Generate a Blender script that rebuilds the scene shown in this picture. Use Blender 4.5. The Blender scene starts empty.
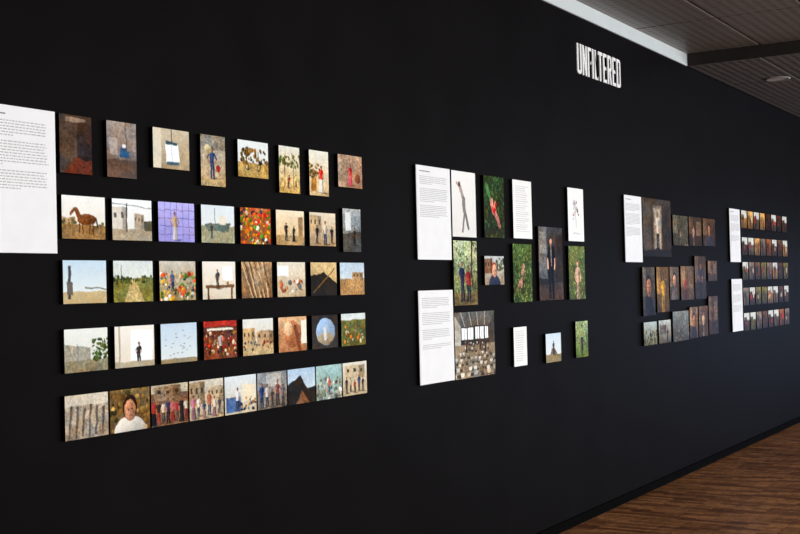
import bpy, bmesh, math
import numpy as np
from mathutils import Vector, Matrix

scene = bpy.context.scene
try:
    scene.view_settings.view_transform = 'Standard'
except Exception:
    pass
COL = bpy.context.collection

# ------------------------------------------------------------------ materials
def srgb(c):
    c = np.asarray(c, float) / 255.0
    return np.where(c <= 0.04045, c / 12.92, ((c + 0.055) / 1.055) ** 2.4)

def new_mat(name):
    m = bpy.data.materials.new(name); m.use_nodes = True
    nt = m.node_tree
    return m, nt, nt.nodes["Principled BSDF"]

def noise_mat(name, c0, c1, scale=8, rough=0.6, spec=0.4, emis=0, bump=0.0, metal=0):
    m, nt, b = new_mat(name)
    tc = nt.nodes.new("ShaderNodeTexCoord")
    n = nt.nodes.new("ShaderNodeTexNoise"); n.inputs["Scale"].default_value = scale; n.inputs["Detail"].default_value = 6
    r = nt.nodes.new("ShaderNodeValToRGB")
    r.color_ramp.elements[0].position = .3; r.color_ramp.elements[1].position = .7
    r.color_ramp.elements[0].color = (*c0, 1); r.color_ramp.elements[1].color = (*c1, 1)
    nt.links.new(tc.outputs["Object"], n.inputs["Vector"])
    nt.links.new(n.outputs["Fac"], r.inputs[0]); nt.links.new(r.outputs[0], b.inputs["Base Color"])
    b.inputs["Roughness"].default_value = rough; b.inputs["Specular IOR Level"].default_value = spec
    b.inputs["Metallic"].default_value = metal
    return m

M_black = noise_mat("matte_black_paint", (.0042, .0036, .0038), (.0056, .0049, .0052), 3, .5, .012)
M_side = noise_mat("black_mount_edge", (.0015, .0014, .0014), (.0022, .002, .002), 30, .8, .02)
M_white = noise_mat("white_panel_paper", (.80, .80, .80), (.84, .84, .84), 12, .55, .2)
M_title = noise_mat("title_vinyl_white", (.82, .82, .80), (.86, .86, .84), 12, .5, .2)
M_ink = noise_mat("text_ink_grey", (.40, .40, .40), (.46, .46, .46), 30, .7, .2)
M_inkd = noise_mat("heading_ink", (.22, .22, .22), (.26, .26, .26), 30, .7, .2)
M_plaster = noise_mat("off_white_plaster", (.40, .39, .38), (.46, .45, .43), 4, .8, .2)
M_frame = noise_mat("window_frame_grey", (.25, .25, .26), (.3, .3, .31), 10, .45, .4)
M_strip = noise_mat("white_painted_trim", (.56, .61, .60), (.62, .66, .65), 3, .6, .3)
M_lamp = noise_mat("downlight_diffuser", (.42, .40, .37), (.48, .46, .43), 8, .5, .3)
M_ring = noise_mat("downlight_ring", (.20, .185, .17), (.25, .23, .21), 8, .4, .5)
M_step = noise_mat("ceiling_step_brown", (.020, .017, .015), (.028, .024, .021), 8, .6, .05)

# photographic paper: colour attribute painted per print, with a little print grain
M_print, nt, b = new_mat("photo_print_paper")
ca = nt.nodes.new("ShaderNodeVertexColor"); ca.layer_name = "Col"
tc = nt.nodes.new("ShaderNodeTexCoord")
n = nt.nodes.new("ShaderNodeTexNoise"); n.inputs["Scale"].default_value = 300; n.inputs["Detail"].default_value = 3
mr = nt.nodes.new("ShaderNodeMapRange"); mr.inputs[3].default_value = .88; mr.inputs[4].default_value = 1.12
mx = nt.nodes.new("ShaderNodeMix"); mx.data_type = 'RGBA'; mx.blend_type = 'MULTIPLY'; mx.inputs[0].default_value = 1
nt.links.new(tc.outputs["Object"], n.inputs["Vector"]); nt.links.new(n.outputs["Fac"], mr.inputs[0])
nt.links.new(ca.outputs["Color"], mx.inputs[6]); nt.links.new(mr.outputs[0], mx.inputs[7])
nt.links.new(mx.outputs[2], b.inputs["Base Color"])
b.inputs["Roughness"].default_value = .35; b.inputs["Specular IOR Level"].default_value = .015

# mosaic parquet
def parquet():
    m, nt, b = new_mat("oak_strip_parquet")
    tc = nt.nodes.new("ShaderNodeTexCoord")
    mp = nt.nodes.new("ShaderNodeMapping"); mp.inputs["Rotation"].default_value = (0, 0, math.radians(90))
    nt.links.new(tc.outputs["Object"], mp.inputs[0])
    br = nt.nodes.new("ShaderNodeTexBrick"); br.inputs["Scale"].default_value = 1
    br.inputs["Brick Width"].default_value = .24; br.inputs["Row Height"].default_value = .05
    br.inputs["Mortar Size"].default_value = .003; br.inputs["Bias"].default_value = -.1
    br.inputs["Color1"].default_value = (.16, .056, .020, 1); br.inputs["Color2"].default_value = (.47, .205, .075, 1)
    br.inputs["Mortar"].default_value = (.04, .018, .01, 1)
    nt.links.new(mp.outputs[0], br.inputs["Vector"])
    n = nt.nodes.new("ShaderNodeTexNoise"); n.inputs["Scale"].default_value = 9; n.inputs["Detail"].default_value = 8
    mp2 = nt.nodes.new("ShaderNodeMapping"); mp2.inputs["Scale"].default_value = (1, 3, 1)
    nt.links.new(tc.outputs["Object"], mp2.inputs[0]); nt.links.new(mp2.outputs[0], n.inputs["Vector"])
    mr = nt.nodes.new("ShaderNodeMapRange"); mr.inputs[1].default_value = .3; mr.inputs[2].default_value = .7
    mr.inputs[3].default_value = .65; mr.inputs[4].default_value = 1.25
    nt.links.new(n.outputs["Fac"], mr.inputs[0])
    mx = nt.nodes.new("ShaderNodeMix"); mx.data_type = 'RGBA'; mx.blend_type = 'MULTIPLY'; mx.inputs[0].default_value = 1
    nt.links.new(br.outputs["Color"], mx.inputs[6]); nt.links.new(mr.outputs[0], mx.inputs[7])
    nt.links.new(mx.outputs[2], b.inputs["Base Color"])
    b.inputs["Roughness"].default_value = .33; b.inputs["Specular IOR Level"].default_value = .3
    return m
M_floor = parquet()

def tiles():
    m, nt, b = new_mat("metal_mesh_ceiling_tile")
    tc = nt.nodes.new("ShaderNodeTexCoord")
    v = nt.nodes.new("ShaderNodeTexVoronoi"); v.inputs["Scale"].default_value = 14; v.inputs["Randomness"].default_value = 0
    nt.links.new(tc.outputs["Object"], v.inputs["Vector"])
    r = nt.nodes.new("ShaderNodeValToRGB")
    r.color_ramp.elements[0].position = .30; r.color_ramp.elements[1].position = .50
    r.color_ramp.elements[0].color = (.045, .038, .032, 1); r.color_ramp.elements[1].color = (.165, .14, .12, 1)
    nt.links.new(v.outputs["Distance"], r.inputs[0]); nt.links.new(r.outputs[0], b.inputs["Base Color"])
    b.inputs["Roughness"].default_value = .4; b.inputs["Specular IOR Level"].default_value = .35
    return m
M_tile = tiles()
M_seam = noise_mat("ceiling_grid_dark", (.008, .007, .006), (.012, .011, .010), 10, .7, .1)

# ------------------------------------------------------------------ mesh helpers
def add_box(bm, x0, x1, y0, y1, z0, z1, mi=0):
    vs = [bm.verts.new(p) for p in ((x0,y0,z0),(x1,y0,z0),(x1,y1,z0),(x0,y1,z0),(x0,y0,z1),(x1,y0,z1),(x1,y1,z1),(x0,y1,z1))]
    for f in ((0,3,2,1),(4,5,6,7),(0,1,5,4),(1,2,6,5),(2,3,7,6),(3,0,4,7)):
        fc = bm.faces.new([vs[i] for i in f]); fc.material_index = mi

def finish(bm, name, mats, origin=(0, 0, 0)):
    me = bpy.data.meshes.new(name)
    bmesh.ops.translate(bm, verts=bm.verts, vec=(-origin[0], -origin[1], -origin[2]))
    bm.normal_update(); bm.to_mesh(me); bm.free()
    for m in mats: me.materials.append(m)
    o = bpy.data.objects.new(name, me); o.location = origin; COL.objects.link(o)
    return o

def box_obj(name, x0, x1, y0, y1, z0, z1, mat):
    bm = bmesh.new(); add_box(bm, x0, x1, y0, y1, z0, z1)
    return finish(bm, name, [mat], ((x0+x1)/2, (y0+y1)/2, (z0+z1)/2))

# ------------------------------------------------------------------ room shell
FZ, CZ, CU = -0.03, 3.35, 3.45
XS = 9.95
X0, X1, YS = -3.0, 20.0, -7.5
box_obj("floor", X0-.2, X1+.2, YS-.2, .2, FZ-.1, FZ, M_floor)
box_obj("wall_north", X0, X1, 0, .2, FZ, CU+.1, M_black)
box_obj("wall_west", X0-.2, X0, YS-.2, .2, FZ, CU+.1, M_plaster)
box_obj("baseboard_north", X0, X1, -.012, -.0005, FZ, FZ+.06, M_side)
box_obj("trim_1", X0, XS, -.012, -.0005, CZ, CU, M_strip)

# east wall; floor-level glazed opening added to let in a cool sheen light
bm = bmesh.new()
add_box(bm, X1, X1+.2, YS-.2, -6.8, FZ, CU+.1); add_box(bm, X1, X1+.2, -1.6, .2, FZ, CU+.1)
add_box(bm, X1, X1+.2, -6.8, -1.6, 2.1, CU+.1)
finish(bm, "wall_east", [M_plaster])
bm = bmesh.new()
for i in range(5):
    yy = -6.8+5.2*i/4; yy = min(max(yy, -6.77), -1.63)
    add_box(bm, X1+.06, X1+.12, yy-.03, yy+.03, FZ, 2.1)
add_box(bm, X1+.06, X1+.12, -6.8, -1.6, 2.04, 2.1); add_box(bm, X1+.06, X1+.12, -6.8, -1.6, FZ, FZ+.08)
finish(bm, "window_7", [M_frame], (X1+.09, -4.2, 1))  # unseen frame, added with the opening for the sheen light

# south wall with window openings
wins = [(-1.8+3.6*i, -1.8+3.6*i+3.0) for i in range(6)]
WZ0, WZ1 = .75, 2.85
bm = bmesh.new()
add_box(bm, X0, X1, YS-.2, YS, FZ, WZ0); add_box(bm, X0, X1, YS-.2, YS, WZ1, CU+.1)
edges = [X0] + [v for w in wins for v in w] + [X1]
for i in range(0, len(edges), 2):
    add_box(bm, edges[i], edges[i+1], YS-.2, YS, WZ0, WZ1)
finish(bm, "wall_south", [M_plaster])
for i, (a, c) in enumerate(wins):
    bm = bmesh.new(); y0, y1 = YS-.13, YS-.07
    add_box(bm, a, a+.06, y0, y1, WZ0, WZ1); add_box(bm, c-.06, c, y0, y1, WZ0, WZ1)
    add_box(bm, a+.06, c-.06, y0, y1, WZ0, WZ0+.06); add_box(bm, a+.06, c-.06, y0, y1, WZ1-.06, WZ1)
    for k in (1, 2):
        xx = a + (c-a)*k/3; add_box(bm, xx-.025, xx+.025, y0, y1, WZ0+.06, WZ1-.06)
    finish(bm, "window_%d" % (i+1), [M_frame], ((a+c)/2, YS-.1, 1.8))

# ceiling: dark carrier plane plus individual metal tiles with open joints, stepping down past x = XS
bm = bmesh.new()
add_box(bm, X0-.2, XS, YS-.2, .2, CU+.03, CU+.12, 1)
add_box(bm, XS, X1+.2, YS-.2, .2, CZ+.03, CU+.12, 1)
add_box(bm, XS-.012, XS, YS, -.001, CZ, CU+.03, 2)
TX, TY = 1.25, .625
def tile_field(xa, xb, z):
    x = xa
    while x < xb-.02:
        for j in range(12):
            c = -TY*j-.012; a = max(-TY*(j+1)+.012, YS)
            if a >= c: continue
            add_box(bm, x+.012, min(x+TX, xb)-.012, a, c, z, z+.022, 0)
        x += TX
tile_field(XS-TX*10.0, XS-.012, CU); tile_field(XS-.011, X1, CZ)
finish(bm, "ceiling", [M_tile, M_seam, M_step])

def downlight(x, y, CZ):
    bm = bmesh.new()
    N = 32
    def ring(r, z): return [bm.verts.new((x+r*math.cos(2*math.pi*i/N), y+r*math.sin(2*math.pi*i/N), z)) for i in range(N)]
    r0, r1, r2, r3 = ring(.115, CZ-.0005), ring(.112, CZ-.008), ring(.09, CZ-.01), ring(.082, CZ-.003)
    for a, c in ((r0, r1), (r1, r2), (r2, r3)):
        for i in range(N):
            f = bm.faces.new((a[i], a[(i+1) % N], c[(i+1) % N], c[i])); f.material_index = 0; f.smooth = True
    f = bm.faces.new(r3); f.material_index = 1
    bmesh.ops.recalc_face_normals(bm, faces=bm.faces)
    finish(bm, "recessed_downlight", [M_ring, M_lamp], (x, y, CZ))
for (x, y) in ((11.1, -.47), (14.6, -.47), (4.1, -1.75), (11.1, -3.0), (14.6, -3.0), (4.1, -4.2), (.6, -3.0)):
    downlight(x, y, CU if x < XS else CZ)

# ------------------------------------------------------------------ picture painter
class Pic:
    def __init__(s, w, h, seed, res):
        s.w, s.h = w, h; s.nx = max(8, int(w*res)); s.ny = max(8, int(h*res))
        s.ss = 2; s.k = h/w
        X = (np.arange(s.nx*s.ss)+.5)/(s.nx*s.ss); Y = (np.arange(s.ny*s.ss)+.5)/(s.ny*s.ss)
        s.U, s.V = np.meshgrid(X, Y); s.I = np.zeros(s.U.shape+(3,)); s.r = np.random.RandomState(seed)
        s.U0, s.V0 = s.U.copy(), s.V.copy()
        # organic wobble of every outline
        du = (s.nz(6)-.5)*.04+(s.nz(20)-.5)*.014; dv = (s.nz(6)-.5)*.04+(s.nz(20)-.5)*.014
        s.U = s.U+du*s.k*.9; s.V = s.V+dv
    def nz(s, n, st=1.0):
        nx = max(2, int(n/s.k*st)); g = s.r.rand(n+2, nx+2)
        fy = np.clip(s.V0, 0, .9999)*n; fx = np.clip(s.U0, 0, .9999)*nx; iy = fy.astype(int); ix = fx.astype(int); ty = fy-iy; tx = fx-ix
        ty = ty*ty*(3-2*ty); tx = tx*tx*(3-2*tx)
        return (g[iy, ix]*(1-tx)+g[iy, ix+1]*tx)*(1-ty)+(g[iy+1, ix]*(1-tx)+g[iy+1, ix+1]*tx)*ty
    def put(s, m, c, a=1.0):
        m = (m*a)[..., None]; s.I = s.I*(1-m)+np.array(c, float)*m; return s
    def bg(s, c0, c1=None):
        c1 = c0 if c1 is None else c1
        v = np.clip(s.V, 0, 1)[..., None]
        s.I = np.array(c0, float)*(1-v)+np.array(c1, float)*v; return s
    def rect(s, x0, y0, x1, y1, c, a=1):
        if x0 <= 0: x0 = -1
        if y0 <= 0: y0 = -1
        if x1 >= 1: x1 = 2
        if y1 >= 1: y1 = 2
        return s.put((s.U >= x0)&(s.U < x1)&(s.V >= y0)&(s.V < y1), c, a)
    def ell(s, x, y, rx, ry, c, a=1):
        c = np.array(c, float); d = ((s.U-x)/rx)**2+((s.V-y)/ry)**2
        m = (d < 1)*a; sh = 1.15-.42*np.clip(((s.U-x)/rx*.6+(s.V-y)/ry*.6+1)/2, 0, 1)
        m = m[..., None]; s.I = s.I*(1-m)+c*sh[..., None]*m; return s
    def circ(s, x, y, ry, c, a=1): return s.ell(x, y, ry*s.k, ry, c, a)
    def poly(s, pts, c, a=1):
        pts = [(-.2 if x <= 0 else 1.2 if x >= 1 else x, -.2 if y <= 0 else 1.2 if y >= 1 else y) for x, y in pts]
        ins = np.zeros(s.U.shape, bool); n = len(pts)
        for i in range(n):
            (x0, y0), (x1, y1) = pts[i], pts[(i+1) % n]
            if y0 == y1: continue
            cr = ((y0 > s.V) != (y1 > s.V)) & (s.U < (x1-x0)*(s.V-y0)/(y1-y0)+x0); ins ^= cr
        return s.put(ins, c, a)
    def line(s, x0, y0, x1, y1, t, c, a=1):
        k = s.k; px, py = s.U/k, s.V; ax, ay, bx, by = x0/k, y0, x1/k, y1
        dx, dy = bx-ax, by-ay; L = dx*dx+dy*dy+1e-9
        q = np.clip(((px-ax)*dx+(py-ay)*dy)/L, 0, 1)
        return s.put((px-ax-q*dx)**2+(py-ay-q*dy)**2 < (t/2)**2, c, a)
    def tex(s, amp=.2, n=12, x0=0, y0=0, x1=1, y1=1, sx=1):
        # detail is strongest where the picture is mid or dark, nearly none in bright sky
        L = s.I.mean(axis=2)/255; q = np.clip((.88-L)*3, .08, 1)
        v = .5*(s.nz(max(3, n//3))-.5)+.4*(s.nz(n)-.5)+.5*(s.nz(n*2)-.5)+.7*(s.nz(n*4)-.5)+.75*(s.nz(n*7)-.5)
        s.I = s.I*(1+amp*2.6*v*q)[..., None]
        t = (s.nz(5)-.5)*14; s.I[..., 0] += t*q; s.I[..., 2] -= t*q; return s
    def blobs(s, n, cols, r0, r1, x0=0, y0=0, x1=1, y1=1, sq=1):
        for i in range(n):
            r = s.r.uniform(r0, r1); c = cols[s.r.randint(len(cols))]
            s.ell(s.r.uniform(x0, x1), s.r.uniform(y0, y1), r*s.k*s.r.uniform(.7, 1.5), r*sq, np.array(c)*s.r.uniform(.7, 1.2))
        return s
    def build(s, x0, x1, y0, y1, c=(175, 155, 130), win=3):
        s.rect(x0, y0, x1, y1, c); s.rect(x0+(x1-x0)*.7, y0, x1, y1, np.array(c)*.8)
        for i in range(win):
            a = x0+(x1-x0)*(i+.3)/win; s.rect(a, y0+(y1-y0)*.25, a+(x1-x0)*.35/win, y0+(y1-y0)*.5, np.array(c)*.45)
        return s
    def man(s, x, base, H, top=(40, 40, 50), leg=(35, 35, 45), skin=(150, 105, 80), hair=(30, 22, 18), arm=.2, skirt=False):
        k = s.k; t = base-H; W = H*.24*k
        s.ell(x+W*.5, base, W*1.1, H*.035, (60, 52, 44), .5)
        if skirt:
            s.poly([(x-W*.35, t+H*.45), (x+W*.35, t+H*.45), (x+W*.7, base), (x-W*.7, base)], leg)
            s.poly([(x+W*.1, t+H*.45), (x+W*.35, t+H*.45), (x+W*.7, base), (x+W*.3, base)], np.array(leg)*.7)
        else:
            s.poly([(x-W*.42, t+H*.5), (x, t+H*.5), (x-W*.08, base), (x-W*.42, base)], leg)
            s.poly([(x, t+H*.5), (x+W*.42, t+H*.5), (x+W*.45, base), (x+W*.12, base)], np.array(leg)*.8)
        s.poly([(x-W*.5, t+H*.18), (x-W*.15, t+H*.145), (x+W*.15, t+H*.145), (x+W*.5, t+H*.18), (x+W*.42, t+H*.54), (x-W*.42, t+H*.54)], top)
        s.poly([(x+W*.1, t+H*.2), (x+W*.5, t+H*.18), (x+W*.42, t+H*.54), (x+W*.15, t+H*.54)], np.array(top)*.72)
        s.line(x-W*.45, t+H*.2, x-W*(.5+arm), t+H*.36, H*.055, top); s.line(x-W*(.5+arm), t+H*.36, x-W*.5, t+H*.5, H*.04, skin)
        s.line(x+W*.45, t+H*.2, x+W*(.5+arm), t+H*.36, H*.055, np.array(top)*.8); s.line(x+W*(.5+arm), t+H*.36, x+W*.55, t+H*.5, H*.04, skin)
        s.rect(x-W*.1, t+H*.1, x+W*.1, t+H*.16, np.array(skin)*.8)
        s.circ(x, t+H*.06, H*.062, hair); s.ell(x, t+H*.078, H*.045*k, H*.052, skin)
        return s
    def leaves(s, n=90, lo=(25, 45, 22), hi=(95, 125, 60)):
        lo, hi = np.array(lo), np.array(hi)
        for i in range(n):
            f = s.r.rand(); x, y = s.r.rand(), s.r.rand(); a = s.r.uniform(0, 3.14); L = s.r.uniform(.02, .07)
            s.line(x, y, x+math.cos(a)*L*s.k, y+math.sin(a)*L, s.r.uniform(.01, .024), lo*(1-f)+hi*f)
        return s
    def birds(s, n=12):
        for i in range(n):
            x, y = s.r.uniform(.1, .9), s.r.uniform(.1, .8); d = s.r.uniform(.012, .022)
            s.line(x-d, y-d*.5, x, y, .014, (80, 82, 92)); s.line(x, y, x+d, y-d*.6, .014, (80, 82, 92))
        return s
    def hand(s, x, y, L, c=(200, 130, 110), ang=-1.2):
        s.line(x, y, x-math.cos(ang)*L*1.6*s.k, y-math.sin(ang)*L*1.6, L*.42, np.array(c)*.8)
        s.ell(x, y, L*.4*s.k, L*.42, c)
        for i, l in enumerate((.75, .95, 1, .9)):
            a = ang+(i-1.5)*.25; s.line(x, y, x+math.cos(a)*L*l*s.k, y+math.sin(a)*L*l, L*.15, np.array(c)*(.85+.07*i))
        s.line(x, y, x+math.cos(ang+1.0)*L*.75*s.k, y+math.sin(ang+1.0)*L*.75, L*.18, c)
        return s
    def face(s, x, y, r, skin=(180, 130, 105), hair=(50, 35, 28)):
        s.ell(x, y-r*.15, r*1.08*s.k*.9, r*1.15, hair); s.ell(x, y+r*.08, r*.78*s.k, r*.98, skin)
        s.ell(x+r*.35*s.k, y+r*.15, r*.4*s.k, r*.75, np.array(skin)*.8, .5)
        for d in (-.3, .3): s.ell(x+d*r*s.k, y, r*.14*s.k, r*.07, (55, 40, 34))
        s.ell(x, y+r*.25, r*.09*s.k, r*.15, np.array(skin)*.85); s.ell(x, y+r*.55, r*.22*s.k, r*.06, (140, 80, 72))
        return s
    def docu(s, n=16, x0=.14, x1=.86, y0=.1, y1=.9):
        s.U, s.V = s.U0, s.V0
        s.bg((225, 225, 222))
        for i in range(n):
            y = y0+(y1-y0)*i/n; s.rect(x0, y, s.r.uniform(.75, 1)*x1, y+(y1-y0)/n*.4, (198, 198, 198))
        return s
    def final(s):
        I = np.clip(s.I, 3, 250)
        return I.reshape(s.ny, s.ss, s.nx, s.ss, 3).mean(axis=(1, 3))

BT = .02     # board thickness
def photo(x0, x1, z0, z1, fn, res=380, name="mounted_photo_print", gain=1.0, con=1.14, sat=1.15):
    w, h = x1-x0, z1-z0
    p = Pic(w, h, int(x0*1000+z0*77) % 99991, res); fn(p); I = p.final()
    L = I.mean(axis=2, keepdims=True); I = L+(I-L)*sat
    I = np.clip(125+(I*gain-125)*con, 2, 253)
    ny, nx = I.shape[:2]
    vx = np.linspace(x0, x1, nx); vz = np.linspace(z1, z0, ny)
    GX, GZ = np.meshgrid(vx-(x0+x1)/2, vz-(z0+z1)/2)
    verts = np.stack([GX.ravel(), np.full(GX.size, -BT/2), GZ.ravel()], 1).tolist()
    a = (np.arange(ny-1)[:, None]*nx+np.arange(nx-1)[None, :]).ravel()
    faces = np.stack([a, a+nx, a+nx+1, a+1], 1).tolist()
    nf = len(faces); nv = len(verts)
    hw, hh = w/2, h/2
    verts += [(-hw, -BT/2, hh), (hw, -BT/2, hh), (hw, -BT/2, -hh), (-hw, -BT/2, -hh), (-hw, BT/2-.0005, hh), (hw, BT/2-.0005, hh), (hw, BT/2-.0005, -hh), (-hw, BT/2-.0005, -hh)]
    q = nv
    faces += [(q, q+1, q+5, q+4), (q+1, q+2, q+6, q+5), (q+2, q+3, q+7, q+6), (q+3, q, q+4, q+7), (q+4, q+5, q+6, q+7)]
    me = bpy.data.meshes.new(name); me.from_pydata(verts, [], faces)
    at = me.color_attributes.new("Col", 'FLOAT_COLOR', 'POINT')
    cols = np.ones((len(verts), 4)); cols[:nv, :3] = srgb(I.reshape(-1, 3)); cols[nv:, :3] = 0
    at.data.foreach_set("color", cols.astype(np.float32).ravel())
    me.materials.append(M_print); me.materials.append(M_side)
    mi = np.zeros(len(faces), np.int32); mi[nf:] = 1
    me.polygons.foreach_set("material_index", mi); me.update()
    o = bpy.data.objects.new(name, me); o.location = ((x0+x1)/2, -BT/2, (z0+z1)/2); COL.objects.link(o)
    return o

def text_panel(x0, x1, z0, z1, blocks, seed=1, head=True):
    bm = bmesh.new(); r = np.random.RandomState(seed)
    add_box(bm, x0, x1, -BT+.003, -.0005, z0, z1, 3)
    add_box(bm, x0, x1, -BT, -BT+.003, z0, z1, 0)
    w, h = x1-x0, z1-z0; y = -BT-.0004
    def quad(a, c, zb, zt, mi):
        vs = [bm.verts.new(p) for p in ((a, y, zb), (c, y, zb), (c, y, zt), (a, y, zt))]
        f = bm.faces.new(vs); f.material_index = mi
    L = x0+w*.09; R = x1-w*.09
    if head: quad(L, L+w*.30, z1-.031, z1-.026, 2)
    for (top, nl) in blocks:
        for i in range(nl):
            zt = z1-h*top-i*.0095; x = L; end = R if i < nl-1 else L+(R-L)*r.uniform(.3, .8)
            end -= r.uniform(0, .02)
            while x < end:
                l = r.uniform(.006, .02); quad(x, min(x+l, end), zt-.0036, zt, 1); x += l+.004
    return finish(bm, "exhibition_text_panel", [M_white, M_ink, M_inkd, M_side], ((x0+x1)/2, -BT/2, (z0+z1)/2))

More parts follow.
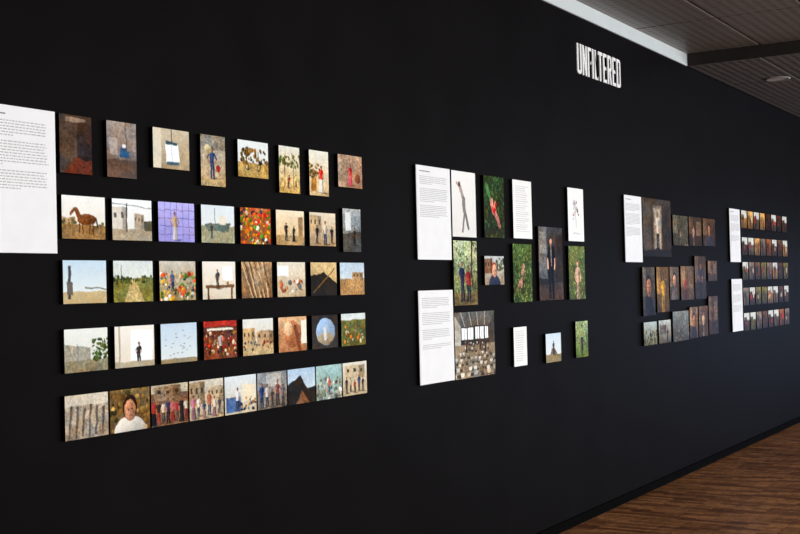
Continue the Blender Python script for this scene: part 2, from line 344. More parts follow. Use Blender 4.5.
# ---- scenes -------------------------------------------------------------
G1 = [
 [lambda p: p.bg((70, 58, 50), (48, 36, 32)).poly([(0, 0), (.55, .12), (.55, .75), (0, 1)], (82, 70, 62)).rect(.55, .12, 1, .7, (62, 50, 46)).rect(.2, .05, .8, .12, (135, 120, 108)).poly([(0, 1), (.5, .72), (1, .8), (1, 1)], (100, 56, 42)).tex(.15, 8),
  lambda p: p.bg((150, 140, 132), (112, 100, 94)).rect(.62, .0, .66, .6, (110, 100, 95)).rect(.1, .3, .35, .6, (165, 155, 148)).circ(.55, .5, .09, (70, 88, 110)).rect(.42, .52, .75, .63, (60, 95, 125)).rect(.5, .4, .62, .47, (225, 225, 225)).rect(0, .68, 1, 1, (96, 82, 76)).tex(.12, 8),
  lambda p: p.bg((190, 180, 160), (160, 146, 122)).rect(.0, .0, .22, 1, (208, 200, 184)).line(.5, 0, .52, .35, .03, (60, 60, 60)).poly([(.33, .4), (.68, .36), (.74, .8), (.36, .84)], (235, 238, 238)).rect(.34, .32, .66, .4, (70, 85, 88)).rect(.38, .82, .7, .9, (70, 98, 112)).line(.5, .42, .52, .8, .02, (170, 180, 185)).tex(.1, 9),
  lambda p: p.bg((195, 186, 170), (165, 148, 120)).rect(0, 0, 1, .3, (150, 142, 128)).man(.45, .85, .6, (70, 90, 130), (60, 70, 100), arm=.5).circ(.7, .65, .07, (160, 60, 50)).circ(.3, .3, .1, (205, 190, 150)).rect(0, .85, 1, 1, (180, 158, 120)).tex(.2, 12),
  lambda p: p.bg((218, 223, 222), (208, 210, 202)).rect(0, .6, 1, 1, (168, 142, 90)).blobs(50, [(92, 80, 45), (130, 100, 60), (80, 62, 45)], .02, .07, .1, .22, .95, .6).line(.3, .3, .25, .75, .03, (80, 60, 45)).line(.65, .3, .7, .75, .03, (80, 60, 45)).circ(.3, .72, .1, (90, 75, 60)).circ(.68, .72, .1, (95, 80, 60)).circ(.3, .72, .06, (165, 145, 100)).circ(.68, .72, .06, (165, 145, 100)).tex(.2, 12),
  lambda p: p.bg((215, 215, 205), (188, 156, 98)).blobs(35, [(70, 85, 45), (110, 110, 60)], .02, .05, 0, .2, 1, .42).line(.3, .1, .25, .9, .02, (90, 70, 50)).line(.65, .15, .7, .9, .02, (90, 70, 50)).man(.45, .9, .3, (120, 60, 50), (60, 60, 70)).man(.8, .85, .25, (200, 190, 120), (60, 50, 50)).tex(.25, 14),
  lambda p: p.bg((222, 220, 208), (190, 168, 130)).blobs(25, [(90, 80, 50), (140, 110, 70)], .02, .05, 0, .3, .5, .6).man(.6, .92, .6, (200, 60, 50), (215, 210, 200), skirt=True).rect(.1, .6, .35, .9, (150, 110, 60)).tex(.2, 12),
  lambda p: p.bg((175, 150, 128), (150, 115, 92)).poly([(0, 0), (.4, 0), (.3, 1), (0, 1)], (160, 138, 118)).man(.5, .92, .65, (185, 55, 65), (200, 90, 100), skirt=True).ell(.8, .7, .12, .15, (120, 75, 55)).tex(.2, 10)],
 [lambda p: p.bg((230, 230, 226), (218, 212, 198)).build(.0, .3, .5, .66, (170, 150, 120)).blobs(14, [(95, 92, 60), (120, 110, 70)], .02, .05, .0, .56, 1, .66).rect(0, .66, 1, 1, (140, 112, 76)).ell(.56, .54, .22, .12, (118, 78, 48)).poly([(.26, .3), (.34, .27), (.44, .5), (.36, .56)], (110, 72, 44)).line(.29, .33, .2, .43, .07, (110, 72, 44)).line(.41, .6, .39, .86, .035, (85, 55, 35)).line(.47, .6, .48, .86, .035, (85, 55, 35)).line(.7, .6, .72, .86, .035, (85, 55, 35)).line(.64, .6, .63, .86, .035, (85, 55, 35)).line(.77, .5, .82, .72, .03, (60, 42, 30)).tex(.2, 12),
  lambda p: p.bg((230, 233, 234), (218, 215, 208)).build(0, .35, .2, .75, (208, 202, 190), 2).build(.55, .8, .35, .72, (170, 160, 145)).rect(0, .72, 1, 1, (168, 157, 138)).rect(.34, .1, .37, .8, (70, 65, 60)).line(.0, .12, 1, .2, .015, (90, 90, 90)).rect(.8, .5, 1, .75, (90, 85, 70)).tex(.12, 10),
  lambda p: [p.bg((180, 176, 222), (155, 150, 202))]+[p.rect(i/6, 0, i/6+.012, 1, (110, 106, 160)) for i in range(1, 6)]+[p.rect(0, j/5, 1, j/5+.015, (110, 106, 160)) for j in range(1, 5)]+[p.man(.45, .95, .7, (190, 165, 130), (205, 195, 180), arm=.5), p.tex(.08, 8)],
  lambda p: p.bg((210, 218, 222), (218, 218, 212)).rect(0, .55, 1, 1, (152, 150, 126)).poly([(.1, .5), (.9, .45), (.8, .68), (.2, .7)], (100, 110, 100)).line(.4, .1, .42, .5, .02, (90, 80, 70)).rect(.55, .3, .75, .5, (215, 210, 195)).man(.3, .85, .35, (60, 65, 80), (50, 50, 60)).tex(.15, 12),
  lambda p: p.bg((160, 95, 60), (130, 80, 50)).blobs(170, [(200, 50, 38), (225, 165, 45), (90, 125, 48), (230, 220, 195), (60, 60, 70), (215, 95, 45), (205, 130, 45)], .02, .07).tex(.2, 14),
  lambda p: p.bg((226, 214, 192), (200, 172, 126)).rect(0, .72, 1, 1, (170, 143, 105)).man(.35, .85, .5, (45, 45, 50), (35, 35, 40)).man(.62, .88, .45, (60, 50, 45), (40, 35, 35), skirt=True).rect(.78, .2, .95, .72, (150, 125, 95)).tex(.15, 10),
  lambda p: p.bg((218, 207, 188), (165, 143, 112)).build(0, .45, .1, .6, (190, 168, 135)).man(.28, .92, .55, (50, 40, 40), (70, 50, 50)).man(.6, .95, .7, (215, 205, 190), (60, 70, 95)).man(.85, .9, .5, (45, 40, 42), (40, 38, 40)).tex(.15, 10),
  lambda p: p.bg((165, 168, 168), (95, 98, 96)).rect(.15, .1, .45, .5, (208, 212, 212)).poly([(0, .6), (1, .5), (1, 1), (0, 1)], (80, 78, 74)).man(.65, .85, .4, (50, 50, 55), (40, 40, 45)).tex(.2, 10)],
 [lambda p: p.bg((188, 206, 218), (220, 224, 220)).rect(0, .72, 1, 1, (185, 168, 132)).rect(.12, .15, .18, .9, (70, 72, 75)).rect(.09, .5, .22, .8, (100, 98, 95)).line(.5, .62, 1, .68, .03, (120, 115, 100)).tex(.06, 8),
  lambda p: p.bg((205, 212, 210), (208, 208, 195)).rect(0, .42, 1, 1, (118, 116, 66)).poly([(.45, .42), (.55, .42), (.85, 1), (.2, 1)], (168, 150, 108)).blobs(45, [(75, 85, 45), (95, 95, 55)], .015, .05, 0, .38, 1, .55).line(.2, .1, .2, .5, .015, (80, 70, 60)).tex(.2, 12),
  lambda p: p.bg((195, 188, 176), (148, 132, 95)).blobs(130, [(95, 130, 55), (218, 172, 62), (210, 88, 45), (228, 222, 205), (70, 80, 95), (175, 162, 120)], .02, .06, 0, .3, 1, 1).man(.35, .75, .5, (90, 105, 140), (60, 60, 80)).tex(.15, 12),
  lambda p: p.bg((225, 222, 214), (205, 194, 174)).rect(.1, .62, .95, .7, (110, 82, 58)).rect(.15, .7, .2, 1, (90, 65, 48)).rect(.85, .7, .9, 1, (90, 65, 48)).man(.45, .72, .5, (65, 70, 80), (60, 60, 60)).rect(.6, .15, .9, .5, (236, 240, 242)).circ(.75, .57, .05, (170, 130, 70)).tex(.08, 8),
  lambda p: [p.bg((160, 133, 102), (128, 102, 76))]+[p.line(.02+i*.16+.03*(i % 2), 0, .35+i*.13, 1, .05, (200, 174, 140)) for i in range(5)]+[p.line(.12+i*.15, 0, .4+i*.14-.03*(i % 2), 1, .03, (88, 66, 50)) for i in range(5)]+[p.ell(.6, .5, .2, .3, (170, 145, 115), .7), p.tex(.2, 8)],
  lambda p: p.bg((216, 210, 196), (180, 163, 135)).blobs(18, [(110, 115, 115), (205, 152, 88), (155, 92, 60), (225, 225, 220)], .04, .1, .1, .45, .9, .85).rect(.0, .1, .4, .4, (230, 232, 230)).tex(.15, 9),
  lambda p: p.bg((206, 182, 138), (180, 154, 110)).poly([(0, .45), (.5, .3), (1, .75), (1, 1), (0, 1)], (45, 40, 36)).line(.1, .9, .9, .2, .04, (120, 95, 60)).tex(.15, 9),
  lambda p: p.bg((178, 194, 206), (212, 215, 211)).rect(0, .5, 1, 1, (162, 130, 92)).build(.5, .95, .3, .55, (165, 138, 105)).tex(.18, 9)],
 [lambda p: p.bg((222, 225, 220), (198, 197, 188)).poly([(0, .3), (.6, .45), (.6, 1), (0, 1)], (154, 149, 135)).poly([(0, .75), (1, .7), (1, 1), (0, 1)], (134, 126, 104)).blobs(70, [(60, 78, 40), (85, 95, 50)], .015, .045, .65, .25, 1, .75).line(.3, .35, .3, .8, .015, (90, 85, 78)).tex(.15, 10),
  lambda p: p.bg((226, 223, 215), (210, 202, 187)).rect(.1, .0, .14, 1, (165, 158, 145)).rect(.4, .12, .95, .85, (236, 238, 236)).man(.6, .95, .55, (52, 52, 58), (42, 42, 46)).rect(.0, .86, 1, 1, (170, 160, 140)).tex(.06, 8),
  lambda p: p.bg((186, 203, 216), (210, 215, 213)).birds(22).rect(0, .88, 1, 1, (145, 132, 106)).tex(.05, 6),
  lambda p: p.bg((95, 60, 50), (120, 70, 50)).rect(0, .0, 1, .16, (170, 60, 50)).blobs(90, [(190, 60, 45), (210, 190, 160), (150, 110, 60), (60, 40, 38)], .015, .06, 0, .3, 1, .9).man(.5, .95, .65, (190, 185, 180), (60, 50, 50)).rect(.1, .2, .9, .26, (220, 215, 200)).tex(.2, 12),
  lambda p: p.bg((214, 216, 212), (195, 184, 160)).build(0, .4, .25, .7, (192, 164, 125)).build(.45, 1, .35, .7, (172, 144, 112)).rect(0, .7, 1, 1, (180, 160, 124)).blobs(25, [(70, 60, 50), (150, 60, 50), (60, 70, 90)], .015, .04, 0, .62, 1, .85).tex(.18, 12),
  lambda p: p.bg((200, 168, 135), (156, 112, 82)).ell(.5, .5, .3, .38, (172, 115, 80)).ell(.35, .35, .15, .2, (215, 183, 150)).line(.6, .3, .75, .95, .16, (115, 72, 52)).rect(.8, .1, 1, .8, (225, 220, 205)).tex(.15, 7),
  lambda p: p.bg((52, 46, 44), (70, 62, 55)).ell(.52, .5, .36, .4, (155, 176, 198)).ell(.52, .7, .3, .18, (165, 152, 130)).rect(.45, .35, .55, .75, (205, 205, 200)).tex(.12, 8),
  lambda p: p.bg((114, 118, 75), (94, 88, 50)).leaves(120, (50, 65, 30), (145, 154, 85)).blobs(16, [(210, 125, 45), (215, 200, 170)], .03, .06, .1, .4, .9, .9).rect(0, 0, 1, .2, (205, 212, 210)).tex(.2, 10)],
 [lambda p: [p.bg((178, 167, 150), (150, 137, 120)), p.rect(0, 0, 1, .25, (200, 191, 175))]+[p.poly([(.08+i*.15, .95), (.12+i*.15, .95), (.17+i*.15, .3+.04*(i % 3)), (.11+i*.15, .28+.04*(i % 3))], (98, 90, 84)) for i in range(6)]+[p.circ(.14+i*.15, .27+.04*(i % 3), .04, (98, 90, 84)) for i in range(6)]+[p.tex(.2, 12)],
  lambda p: p.bg((118, 100, 70), (96, 75, 52)).blobs(60, [(138, 105, 60), (66, 64, 40), (178, 146, 90)], .03, .08).ell(.5, 1.0, .4, .36, (205, 200, 190)).face(.5, .48, .25, (196, 145, 116)).tex(.15, 10),
  lambda p: [p.bg((105, 86, 74), (130, 98, 76)), p.rect(0, 0, 1, .22, (176, 166, 146)), p.build(.1, .8, .05, .4, (140, 118, 96))]+[p.man(.07+i*.125, .96-.04*(i % 3), .62-.08*(i % 3), [(150, 62, 62), (50, 44, 46), (196, 184, 166), (62, 66, 88), (178, 104, 110)][i % 5], [(44, 40, 44), (128, 60, 60), (80, 72, 66)][i % 3], skirt=i % 2 == 0) for i in range(8)]+[p.tex(.22, 12)],
  lambda p: [p.bg((200, 194, 180), (170, 154, 128)), p.build(0, .45, .05, .6, (156, 134, 106)), p.build(.6, 1, .2, .6, (182, 166, 140))]+[p.man(.12+i*.15, .95-.05*(i % 2), .6-.09*(i % 3), [(196, 130, 145), (215, 205, 190), (60, 70, 95), (150, 100, 84), (205, 198, 186), (86, 80, 80)][i], [(140, 104, 104), (84, 80, 84)][i % 2], skirt=i % 2 == 0) for i in range(6)]+[p.tex(.18, 12)],
  lambda p: p.bg((208, 216, 220), (190, 178, 155)).rect(.05, .55, .5, .95, (85, 105, 140)).rect(.55, .25, .95, .7, (218, 208, 186)).man(.4, .92, .6, (215, 215, 212), (55, 60, 75)).blobs(22, [(60, 70, 90), (170, 130, 80)], .02, .05, .4, .6, 1, .95).tex(.15, 10),
  lambda p: [p.bg((140, 142, 144), (112, 103, 92)), p.rect(.3, .05, .8, .4, (176, 174, 168))]+[p.man(.14+i*.18, .97-.04*(i % 2), .7-.1*(i % 3), [(62, 80, 120), (205, 200, 195), (70, 64, 66), (120, 76, 66), (92, 96, 108)][i], (56, 55, 66)) for i in range(5)]+[p.tex(.2, 12)],
  lambda p: p.bg((170, 190, 208), (208, 212, 211)).poly([(0, 1), (0, .55), (.45, .2), (.7, .6), (1, .5), (1, 1)], (50, 44, 40)).poly([(.2, 1), (.5, .6), (.9, 1)], (125, 92, 70)).tex(.15, 9),
  lambda p: p.bg((160, 186, 184), (138, 152, 140)).blobs(70, [(168, 162, 146), (110, 118, 106), (198, 197, 186)], .03, .08, 0, .4, 1, 1).man(.5, .85, .5, (180, 98, 82), (66, 84, 110)).tex(.15, 10),
  lambda p: [p.bg((212, 208, 198), (180, 162, 132)), p.build(.1, .9, .1, .5, (190, 174, 146))]+[p.man(.15+i*.17, .92-.03*(i % 2), .5-.06*(i % 3), [(60, 60, 65), (190, 180, 160), (130, 66, 56), (70, 80, 100), (60, 54, 54)][i], (50, 45, 45)) for i in range(5)]+[p.tex(.15, 12)]],
]
xr1 = [(2.943,.150),(3.167,.150),(3.407,.203),(3.679,.150),(3.912,.203),(4.192,.150),(4.416,.150),(4.646,.203)]
for i, (x, w) in enumerate(xr1):
    photo(x, x+w, 2.176-(.203 if w < .18 else .152), 2.176, G1[0][i])
cx = [2.947, 3.187, 3.428, 3.674, 3.919, 4.162, 4.409, 4.643]
for r, z in ((1, 1.746), (2, 1.521), (3, 1.283)):
    for i, x in enumerate(cx):
        if r == 1 and i == 7: photo(4.675, 4.827, 1.722, 1.924, G1[1][7])
        else: photo(x, x+.204, z, z+.150, G1[r][i])
for i in range(9):
    photo(2.944+.2127*i, 2.944+.2127*i+.2035, 1.052, 1.205, G1[4][i])
text_panel(2.575, 2.924, 1.694, 2.178, [(.10, 6), (.24, 9), (.44, 7)], 3)

# ---- centre group --------------------------------------------------------
def classroom(p):
    p.U = p.U0*.6+p.U*.4; p.V = p.V0*.6+p.V*.4
    p.bg((60, 58, 55), (120, 105, 88))
    p.poly([(0, 0), (1, 0), (.85, .22), (.15, .22)], (98, 94, 88))
    for i in range(4): p.line(.15+i*.2, 0, .25+i*.16, .22, .010, (215, 215, 210))
    p.rect(.15, .22, .85, .5, (58, 55, 52))
    for (a, c) in ((.17, .30), (.32, .45), (.50, .60), (.62, .72), (.75, .83)): p.rect(a, .24, c, .42, (236, 240, 240)); p.rect((a+c)/2, .24, (a+c)/2+.006, .42, (60, 60, 60))
    p.poly([(0, 0), (.15, .22), (.15, .5), (0, .64)], (178, 170, 158)); p.poly([(1, 0), (.85, .22), (.85, .5), (1, .64)], (74, 70, 66))
    p.rect(0, .5, 1, 1, (134, 120, 102))
    for r in range(7):
        y = .48+r*.08; s = .5+r*.16
        for c in range(9):
            x = .5+(c-4)*.115*s/1.0+p.r.uniform(-.02, .02); yy = y+p.r.uniform(-.015, .015)
            if p.r.rand() < .12: continue
            cc = np.array([(215, 210, 198), (190, 178, 158), (150, 130, 105), (222, 220, 212)][p.r.randint(4)])*p.r.uniform(.75, 1.05)
            p.ell(x+.02*s, yy+.06*s, .04*s, .02*s, (52, 44, 38), .7)
            p.rect(x-.03*s, yy-.03*s, x+.03*s, yy+.012*s, cc); p.poly([(x-.032*s, yy+.02*s), (x+.03*s, yy+.02*s), (x+.04*s, yy+.04*s), (x-.03*s, yy+.04*s)], cc*.7)
            p.line(x-.028*s, yy, x-.038*s, yy+.08*s, .007, (50, 48, 46)); p.line(x+.028*s, yy, x+.036*s, yy+.08*s, .007, (50, 48, 46))
    for (x, y, hh, c) in ((.28, .62, .2, (60, 50, 55)), (.62, .58, .18, (90, 60, 50)), (.75, .64, .2, (50, 55, 70))): p.man(x, y, hh, c)
    p.tex(.15, 12)
def dancer(p):
    p.bg((226, 225, 222), (214, 212, 208))
    p.line(.36, .25, .5, .42, .085, (158, 150, 146)); p.line(.5, .42, .5, .6, .1, (132, 127, 125)); p.line(.5, .6, .68, .85, .06, (118, 112, 112))
    p.line(.5, .6, .42, .9, .055, (124, 117, 117)); p.line(.38, .28, .22, .18, .035, (190, 162, 145)); p.circ(.33, .2, .038, (100, 84, 74)); p.tex(.06, 8)
G2 = [
 ((5.739, 6.016, 1.818, 2.178), dancer),
 ((6.117, 6.374, 1.822, 2.176), lambda p: p.bg((44, 58, 38), (50, 48, 34)).leaves(240, (28, 46, 26), (92, 112, 62)).line(.15, .15, .4, .5, .08, (80, 115, 72)).hand(.5, .55, .2, (215, 145, 128), -2.2).blobs(10, [(195, 45, 45), (220, 80, 75)], .02, .035, .42, .46, .62, .58).tex(.2, 12)),
 ((6.494, 6.755, 1.826, 2.176), lambda p: p.docu(22)),
 ((7.314, 7.575, 1.826, 2.176), lambda p: p.bg((226, 226, 224)).blobs(16, [(205, 195, 190), (190, 170, 170), (205, 210, 215)], .02, .05, .3, .25, .7, .6).line(.5, .3, .48, .75, .02, (180, 166, 160)).rect(.25, .85, .75, .87, (195, 195, 195))),
 ((5.742, 6.012, 1.443, 1.797), lambda p: p.bg((185, 194, 168), (78, 78, 48)).leaves(260, (44, 58, 30), (160, 170, 112)).rect(0, .8, 1, 1, (108, 94, 64)).line(.8, 0, .75, .7, .05, (70, 55, 42)).man(.35, .93, .6, (40, 45, 66), (34, 36, 52)).man(.62, .93, .55, (140, 56, 54), (44, 42, 52)).tex(.25, 16)),
 ((6.108, 6.352, 1.552, 1.716), lambda p: p.bg((186, 190, 190), (146, 130, 108)).build(0, .4, .1, .6, (126, 95, 74)).blobs(22, [(60, 75, 45), (80, 90, 60)], .03, .07, .6, .1, 1, .5).ell(.5, 1.0, .3, .35, (55, 60, 80)).face(.5, .5, .22, (215, 170, 145), (150, 75, 45)).tex(.15, 9)),
 ((6.476, 6.737, 1.444, 1.792), lambda p: p.bg((76, 92, 50), (56, 66, 38)).leaves(260, (42, 58, 30), (145, 158, 92)).hand(.5, .5, .15, (205, 155, 136), -1.3).hand(.35, .68, .11, (196, 144, 126), -.8).leaves(80, (52, 68, 34), (125, 140, 80)).tex(.2, 12)),
 ((6.842, 7.208, 1.447, 1.906), lambda p: p.bg((66, 63, 62), (44, 40, 38)).rect(0, 0, .35, .7, (98, 96, 94)).rect(.72, .1, 1, .75, (52, 45, 42)).rect(.05, .08, .3, .35, (132, 130, 126)).poly([(0, .8), (1, .75), (1, 1), (0, 1)], (70, 57, 50)).man(.5, .98, .85, (26, 25, 29), (28, 27, 31), (195, 148, 125), (35, 26, 22), .1).line(.5, .26, .5, .5, .03, (128, 118, 108)).tex(.2, 14)),
 ((7.305, 7.572, 1.443, 1.793), lambda p: p.bg((108, 120, 80), (72, 76, 46)).leaves(240, (52, 66, 36), (155, 164, 108)).man(.55, 1.05, .75, (200, 170, 150), (160, 140, 122), (230, 188, 168), (160, 76, 42), .3).tex(.2, 12)),
 ((5.734, 6.208, 1.043, 1.405), classroom),
 ((6.459, 6.638, 1.064, 1.296), lambda p: p.docu(14)),
 ((6.914, 7.145, 1.056, 1.236), lambda p: p.bg((198, 211, 219), (216, 218, 213)).rect(0, .72, 1, 1, (140, 127, 98)).poly([(.3, .72), (.38, .5), (.6, .54), (.72, .72)], (108, 98, 88)).man(.5, .76, .5, (66, 66, 78), (48, 48, 56)).tex(.1, 9)),
 ((7.391, 7.594, 1.059, 1.296), lambda p: p.bg((162, 176, 140), (88, 100, 54)).leaves(200, (50, 70, 34), (148, 164, 94)).man(.5, .95, .6, (64, 66, 72), (54, 54, 62), hair=(140, 70, 40)).tex(.2, 10)),
]
for (q, f) in G2: photo(*q, f, res=340)
text_panel(5.362, 5.722, 1.691, 2.180, [(.11, 5), (.24, 8), (.42, 7)], 5)
text_panel(5.356, 5.722, 1.045, 1.530, [(.08, 6), (.24, 7), (.42, 6), (.58, 3)], 8, head=False)

# ---- third group: low-key portraits --------------------------------------
def lowkey(top, skin=(155, 112, 86), bgc=(58, 50, 46), hl=(110, 90, 70), kind=0):
    def f(p):
        p.bg(bgc, np.array(bgc)*.7).rect(.0, .0, .3, .6, np.array(bgc)*1.3)
        if kind == 0: p.man(.5, 1.02, .85, top, np.array(top)*.7, skin)
        elif kind == 1: p.ell(.5, 1.05, .36, .5, top); p.face(.5, .42, .19, skin, (30, 24, 22))
        elif kind == 2: p.rect(.55, .15, .9, .65, hl); p.man(.35, 1, .7, top, np.array(top)*.7, skin)
        elif kind == 3: p.leaves(160, (50, 48, 38), (145, 136, 108)); p.man(.5, .95, .5, top, np.array(top)*.7, skin)
        p.tex(.25, 10)
    return f
def big3(p):
    p.bg((70, 62, 56), (54, 46, 42)).rect(.02, .05, .28, .9, (82, 74, 66)).rect(.36, .12, .66, .85, (112, 102, 92)).rect(.40, .17, .62, .84, (158, 148, 134))
    p.man(.51, .9, .66, (196, 188, 176), (40, 36, 40), (160, 118, 95)); p.rect(.74, .2, .95, .6, (64, 56, 50)); p.poly([(0, .9), (1, .86), (1, 1), (0, 1)], (42, 35, 31)); p.tex(.2, 14)
G3 = [
 ((8.722, 9.375, 1.738, 2.184), big3),
 ((9.424, 9.805, 1.834, 2.078), lowkey((125, 120, 115), bgc=(88, 82, 70), kind=3)),
 ((9.835, 10.187, 1.838, 2.080), lowkey((150, 120, 105), bgc=(66, 54, 44), kind=2)),
 ((10.219, 10.565, 1.843, 2.079), lowkey((60, 55, 60), bgc=(84, 66, 50), kind=1)),
 ((8.688, 8.955, 1.290, 1.657), lowkey((40, 38, 44), bgc=(78, 70, 60), kind=1)),
 ((9.002, 9.282, 1.308, 1.659), lowkey((208, 160, 62), bgc=(108, 84, 50), kind=0)),
 ((9.312, 9.535, 1.398, 1.660), lowkey((95, 85, 80), (175, 135, 110), bgc=(90, 78, 64), kind=1)),
 ((9.588, 9.926, 1.390, 1.666), lowkey((150, 60, 50), bgc=(104, 84, 62), kind=2)),
 ((9.960, 10.266, 1.390, 1.752), lowkey((60, 62, 75), bgc=(76, 62, 50), kind=0)),
 ((10.330, 10.592, 1.540, 1.714), lowkey((120, 100, 90), bgc=(94, 76, 60), kind=2)),
 ((8.686, 8.974, 1.067, 1.241), lambda p: p.bg((175, 184, 182), (100, 94, 70)).blobs(50, [(60, 66, 50), (120, 115, 90)], .03, .07, 0, .4, 1, 1).man(.5, .9, .5).tex(.2, 9)),
 ((9.022, 9.302, 1.066, 1.243), lambda p: p.bg((180, 184, 180), (84, 77, 66)).build(.1, .6, .2, .6, (110, 100, 92)).man(.7, .95, .6).tex(.2, 9)),
 ((9.358, 9.760, 1.062, 1.302), lambda p: p.bg((120, 122, 116), (70, 66, 60)).leaves(160, (60, 58, 54), (190, 186, 172)).tex(.2, 9)),
 ((9.793, 10.005, 1.068, 1.326), lowkey((45, 44, 52), bgc=(120, 98, 76), kind=1)),
 ((10.036, 10.288, 1.072, 1.328), lowkey((178, 156, 130), bgc=(84, 66, 50), kind=0)),
 ((10.322, 10.588, 1.077, 1.406), lowkey((84, 52, 42), bgc=(78, 62, 48), kind=2)),
]
for (q, f) in G3: photo(*q, f, res=200)
text_panel(8.347, 8.702, 1.694, 2.183, [(.12, 6), (.27, 9), (.48, 7)], 11)

# ---- far group: 5 x 8 grid ------------------------------------------------
def street(seed):
    r = np.random.RandomState(seed)
    def f(p):
        k = r.randint(6); base = np.array([(124, 84, 56), (88, 68, 52), (170, 138, 98), (110, 100, 90), (70, 48, 34), (104, 96, 56)][k])
        p.bg(base*1.25, base*.6)
        if r.rand() < .45: p.rect(0, 0, 1, .4, (205, 205, 200))
        p.build(.05, .5, .25, .75, base*.8)
        for i in range(r.randint(1, 4)):
            p.man(r.uniform(.2, .8), .95, r.uniform(.5, .8), [(165, 48, 40), (42, 48, 75), (210, 198, 178), (46, 38, 36)][r.randint(4)])
        p.tex(.25, 8)
    return f
for j, z in enumerate((2.035, 1.780, 1.545, 1.302, 1.062)):
    for i in range(8):
        x = 11.425+.2235*i
        photo(x, x+.186, z-.002, z+.164, street(j*8+i+3), res=130, gain=.95, con=1.2, sat=1.3)
text_panel(11.035, 11.372, 1.709, 2.201, [(.12, 6), (.28, 8), (.5, 6)], 13)
text_panel(11.045, 11.385, 1.068, 1.551, [(.1, 7), (.3, 8), (.5, 7)], 15, head=False)

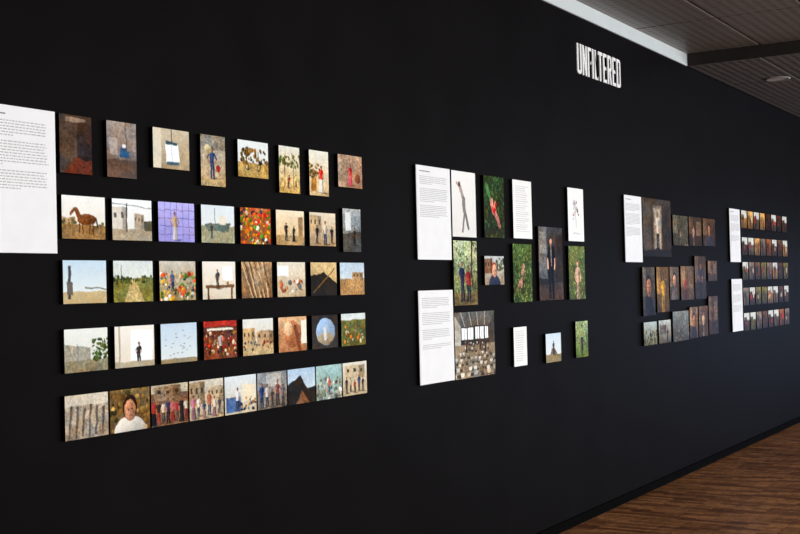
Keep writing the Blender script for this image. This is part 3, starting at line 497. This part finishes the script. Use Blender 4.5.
# ------------------------------------------------------------------ title lettering
def letters():
    W, H, T = .0745, .205, .0235
    def arc(cx, cy, r, a0, a1, n=5): return [(cx+r*math.cos(math.radians(a0+(a1-a0)*i/n)), cy+r*math.sin(math.radians(a0+(a1-a0)*i/n))) for i in range(n+1)]
    R, q = .028, .0075
    E = [[(0, 0), (W*.88, 0), (W*.88, T), (T, T), (T, H/2-T/2), (W*.8, H/2-T/2), (W*.8, H/2+T/2), (T, H/2+T/2), (T, H-T), (W*.88, H-T), (W*.88, H), (0, H)]]
    Fl = [[(0, 0), (T, 0), (T, H/2-T/2), (W*.8, H/2-T/2), (W*.8, H/2+T/2), (T, H/2+T/2), (T, H-T), (W*.86, H-T), (W*.86, H), (0, H)]]
    L = [[(0, 0), (W*.84, 0), (W*.84, T), (T, T), (T, H), (0, H)]]
    I = [[(0, 0), (T, 0), (T, H), (0, H)]]
    Tt = [[(W/2-T/2, 0), (W/2+T/2, 0), (W/2+T/2, H-T), (W, H-T), (W, H), (0, H), (0, H-T), (W/2-T/2, H-T)]]
    N = [[(0, 0), (T*.9, 0), (T*.9, H*.60), (W-T*.95, 0), (W, 0), (W, H), (W-T*.9, H), (W-T*.9, H*.40), (T*.95, H), (0, H)]]
    U = [[(0, H)]+arc(R, R, R, 180, 270)+arc(W-R, R, R, 270, 360)+[(W, H), (W-T, H)]+arc(W-T-q, T+q, q, 0, -90)+arc(T+q, T+q, q, 270, 180)+[(T, H)]]
    m = H*.44
    Rr = [[(0, 0), (T, 0), (T, H), (0, H)], [(T, m)]+arc(W-R, m+R, R, 270, 360)+arc(W-R, H-R, R, 0, 90)+[(T, H), (T, H-T)]+arc(W-T-q, H-T-q, q, 90, 0)+arc(W-T-q, m+T+q, q, 0, -90)+[(T, m+T)], [(W*.42, m), (W-T, 0), (W+.001, 0), (W*.42+T, m)]]
    D = [[(0, 0), (T, 0), (T, H), (0, H)], [(T, 0)]+arc(W-R, R, R, 270, 360)+arc(W-R, H-R, R, 0, 90)+[(T, H), (T, H-T)]+arc(W-T-q, H-T-q, q, 90, 0)+arc(W-T-q, T+q, q, 0, -90)+[(T, T)]]
    seq = [(U, W, 0), (N, W, 0), (Fl, W*.86, -.002), (I, T, .002), (L, W*.84, -.015), (Tt, W, -.002), (E, W*.88, 0), (Rr, W, 0), (E, W*.88, 0), (D, W, 0)]
    tot = sum(w+kn for _, w, kn in seq); g = (.805-tot)/9
    bm = bmesh.new(); x = 7.575; z = 2.962
    for polys, w, kn in seq:
        for poly in polys:
            fr = [bm.verts.new((x+a, -.006, z+c)) for a, c in poly]; bk = [bm.verts.new((x+a, 0, z+c)) for a, c in poly]
            bm.faces.new(fr); n = len(fr)
            for i in range(n): bm.faces.new((fr[i], fr[(i+1) % n], bk[(i+1) % n], bk[i]))
        x += w+g+kn
    bmesh.ops.triangulate(bm, faces=[f for f in bm.faces if len(f.verts) > 4])
    bmesh.ops.recalc_face_normals(bm, faces=bm.faces)
    finish(bm, "title_sign_lettering", [M_title], (7.98, -.003, 3.05))
letters()

# ------------------------------------------------------------------ light
w = bpy.data.worlds.new("overcast_daylight"); scene.world = w; w.use_nodes = True
bgn = w.node_tree.nodes["Background"]; bgn.inputs[0].default_value = (.75, .86, 1, 1); bgn.inputs[1].default_value = 1.0

def area(name, loc, rot, sx, sy, power, col):
    l = bpy.data.lights.new(name, 'AREA'); l.shape = 'RECTANGLE'; l.size = sx; l.size_y = sy; l.energy = power; l.color = col
    o = bpy.data.objects.new(name, l); o.location = loc; o.rotation_euler = rot; COL.objects.link(o); return o
pw = [205, 215, 215, 210, 190, 170]
for i, (a, c) in enumerate(wins):
    area("window_daylight", ((a+c)/2, YS-.35, 1.8), (math.radians(90), 0, 0), 3.0, 2.1, pw[i], (.95, .975, 1))
area("window_daylight", (X1+.3, -4.2, 1.0), (math.radians(90), 0, math.radians(90)), 5.2, 2.0, 80, (.3, .5, 1))  # unseen blue light added to give the lower north wall a cool sheen
for x in (.6, 4.1, 7.6, 11.1, 14.6):
    area("ceiling_lamp_light", (x, -4.2, CZ-.03), (0, 0, 0), .9, .3, 26, (1, .9, .78))

# ------------------------------------------------------------------ camera
a, pi, ro, f = 0.54340796, 0.01665753, -0.02415219, 1209.2335
F = Vector((math.cos(a)*math.cos(pi), math.sin(a)*math.cos(pi), math.sin(pi)))
R0 = Vector((math.sin(a), -math.cos(a), 0)); U0 = R0.cross(F)
R = R0*math.cos(ro)+U0*math.sin(ro); U = U0*math.cos(ro)-R0*math.sin(ro)
cam = bpy.data.cameras.new("camera"); cam.sensor_width = 36; cam.lens = f*36/800; cam.clip_start = .05
co = bpy.data.objects.new("camera", cam); COL.objects.link(co)
M = Matrix((R, U, -F)).transposed().to_4x4(); M.translation = Vector((0, -3.149, 1.551)); co.matrix_world = M
scene.camera = co
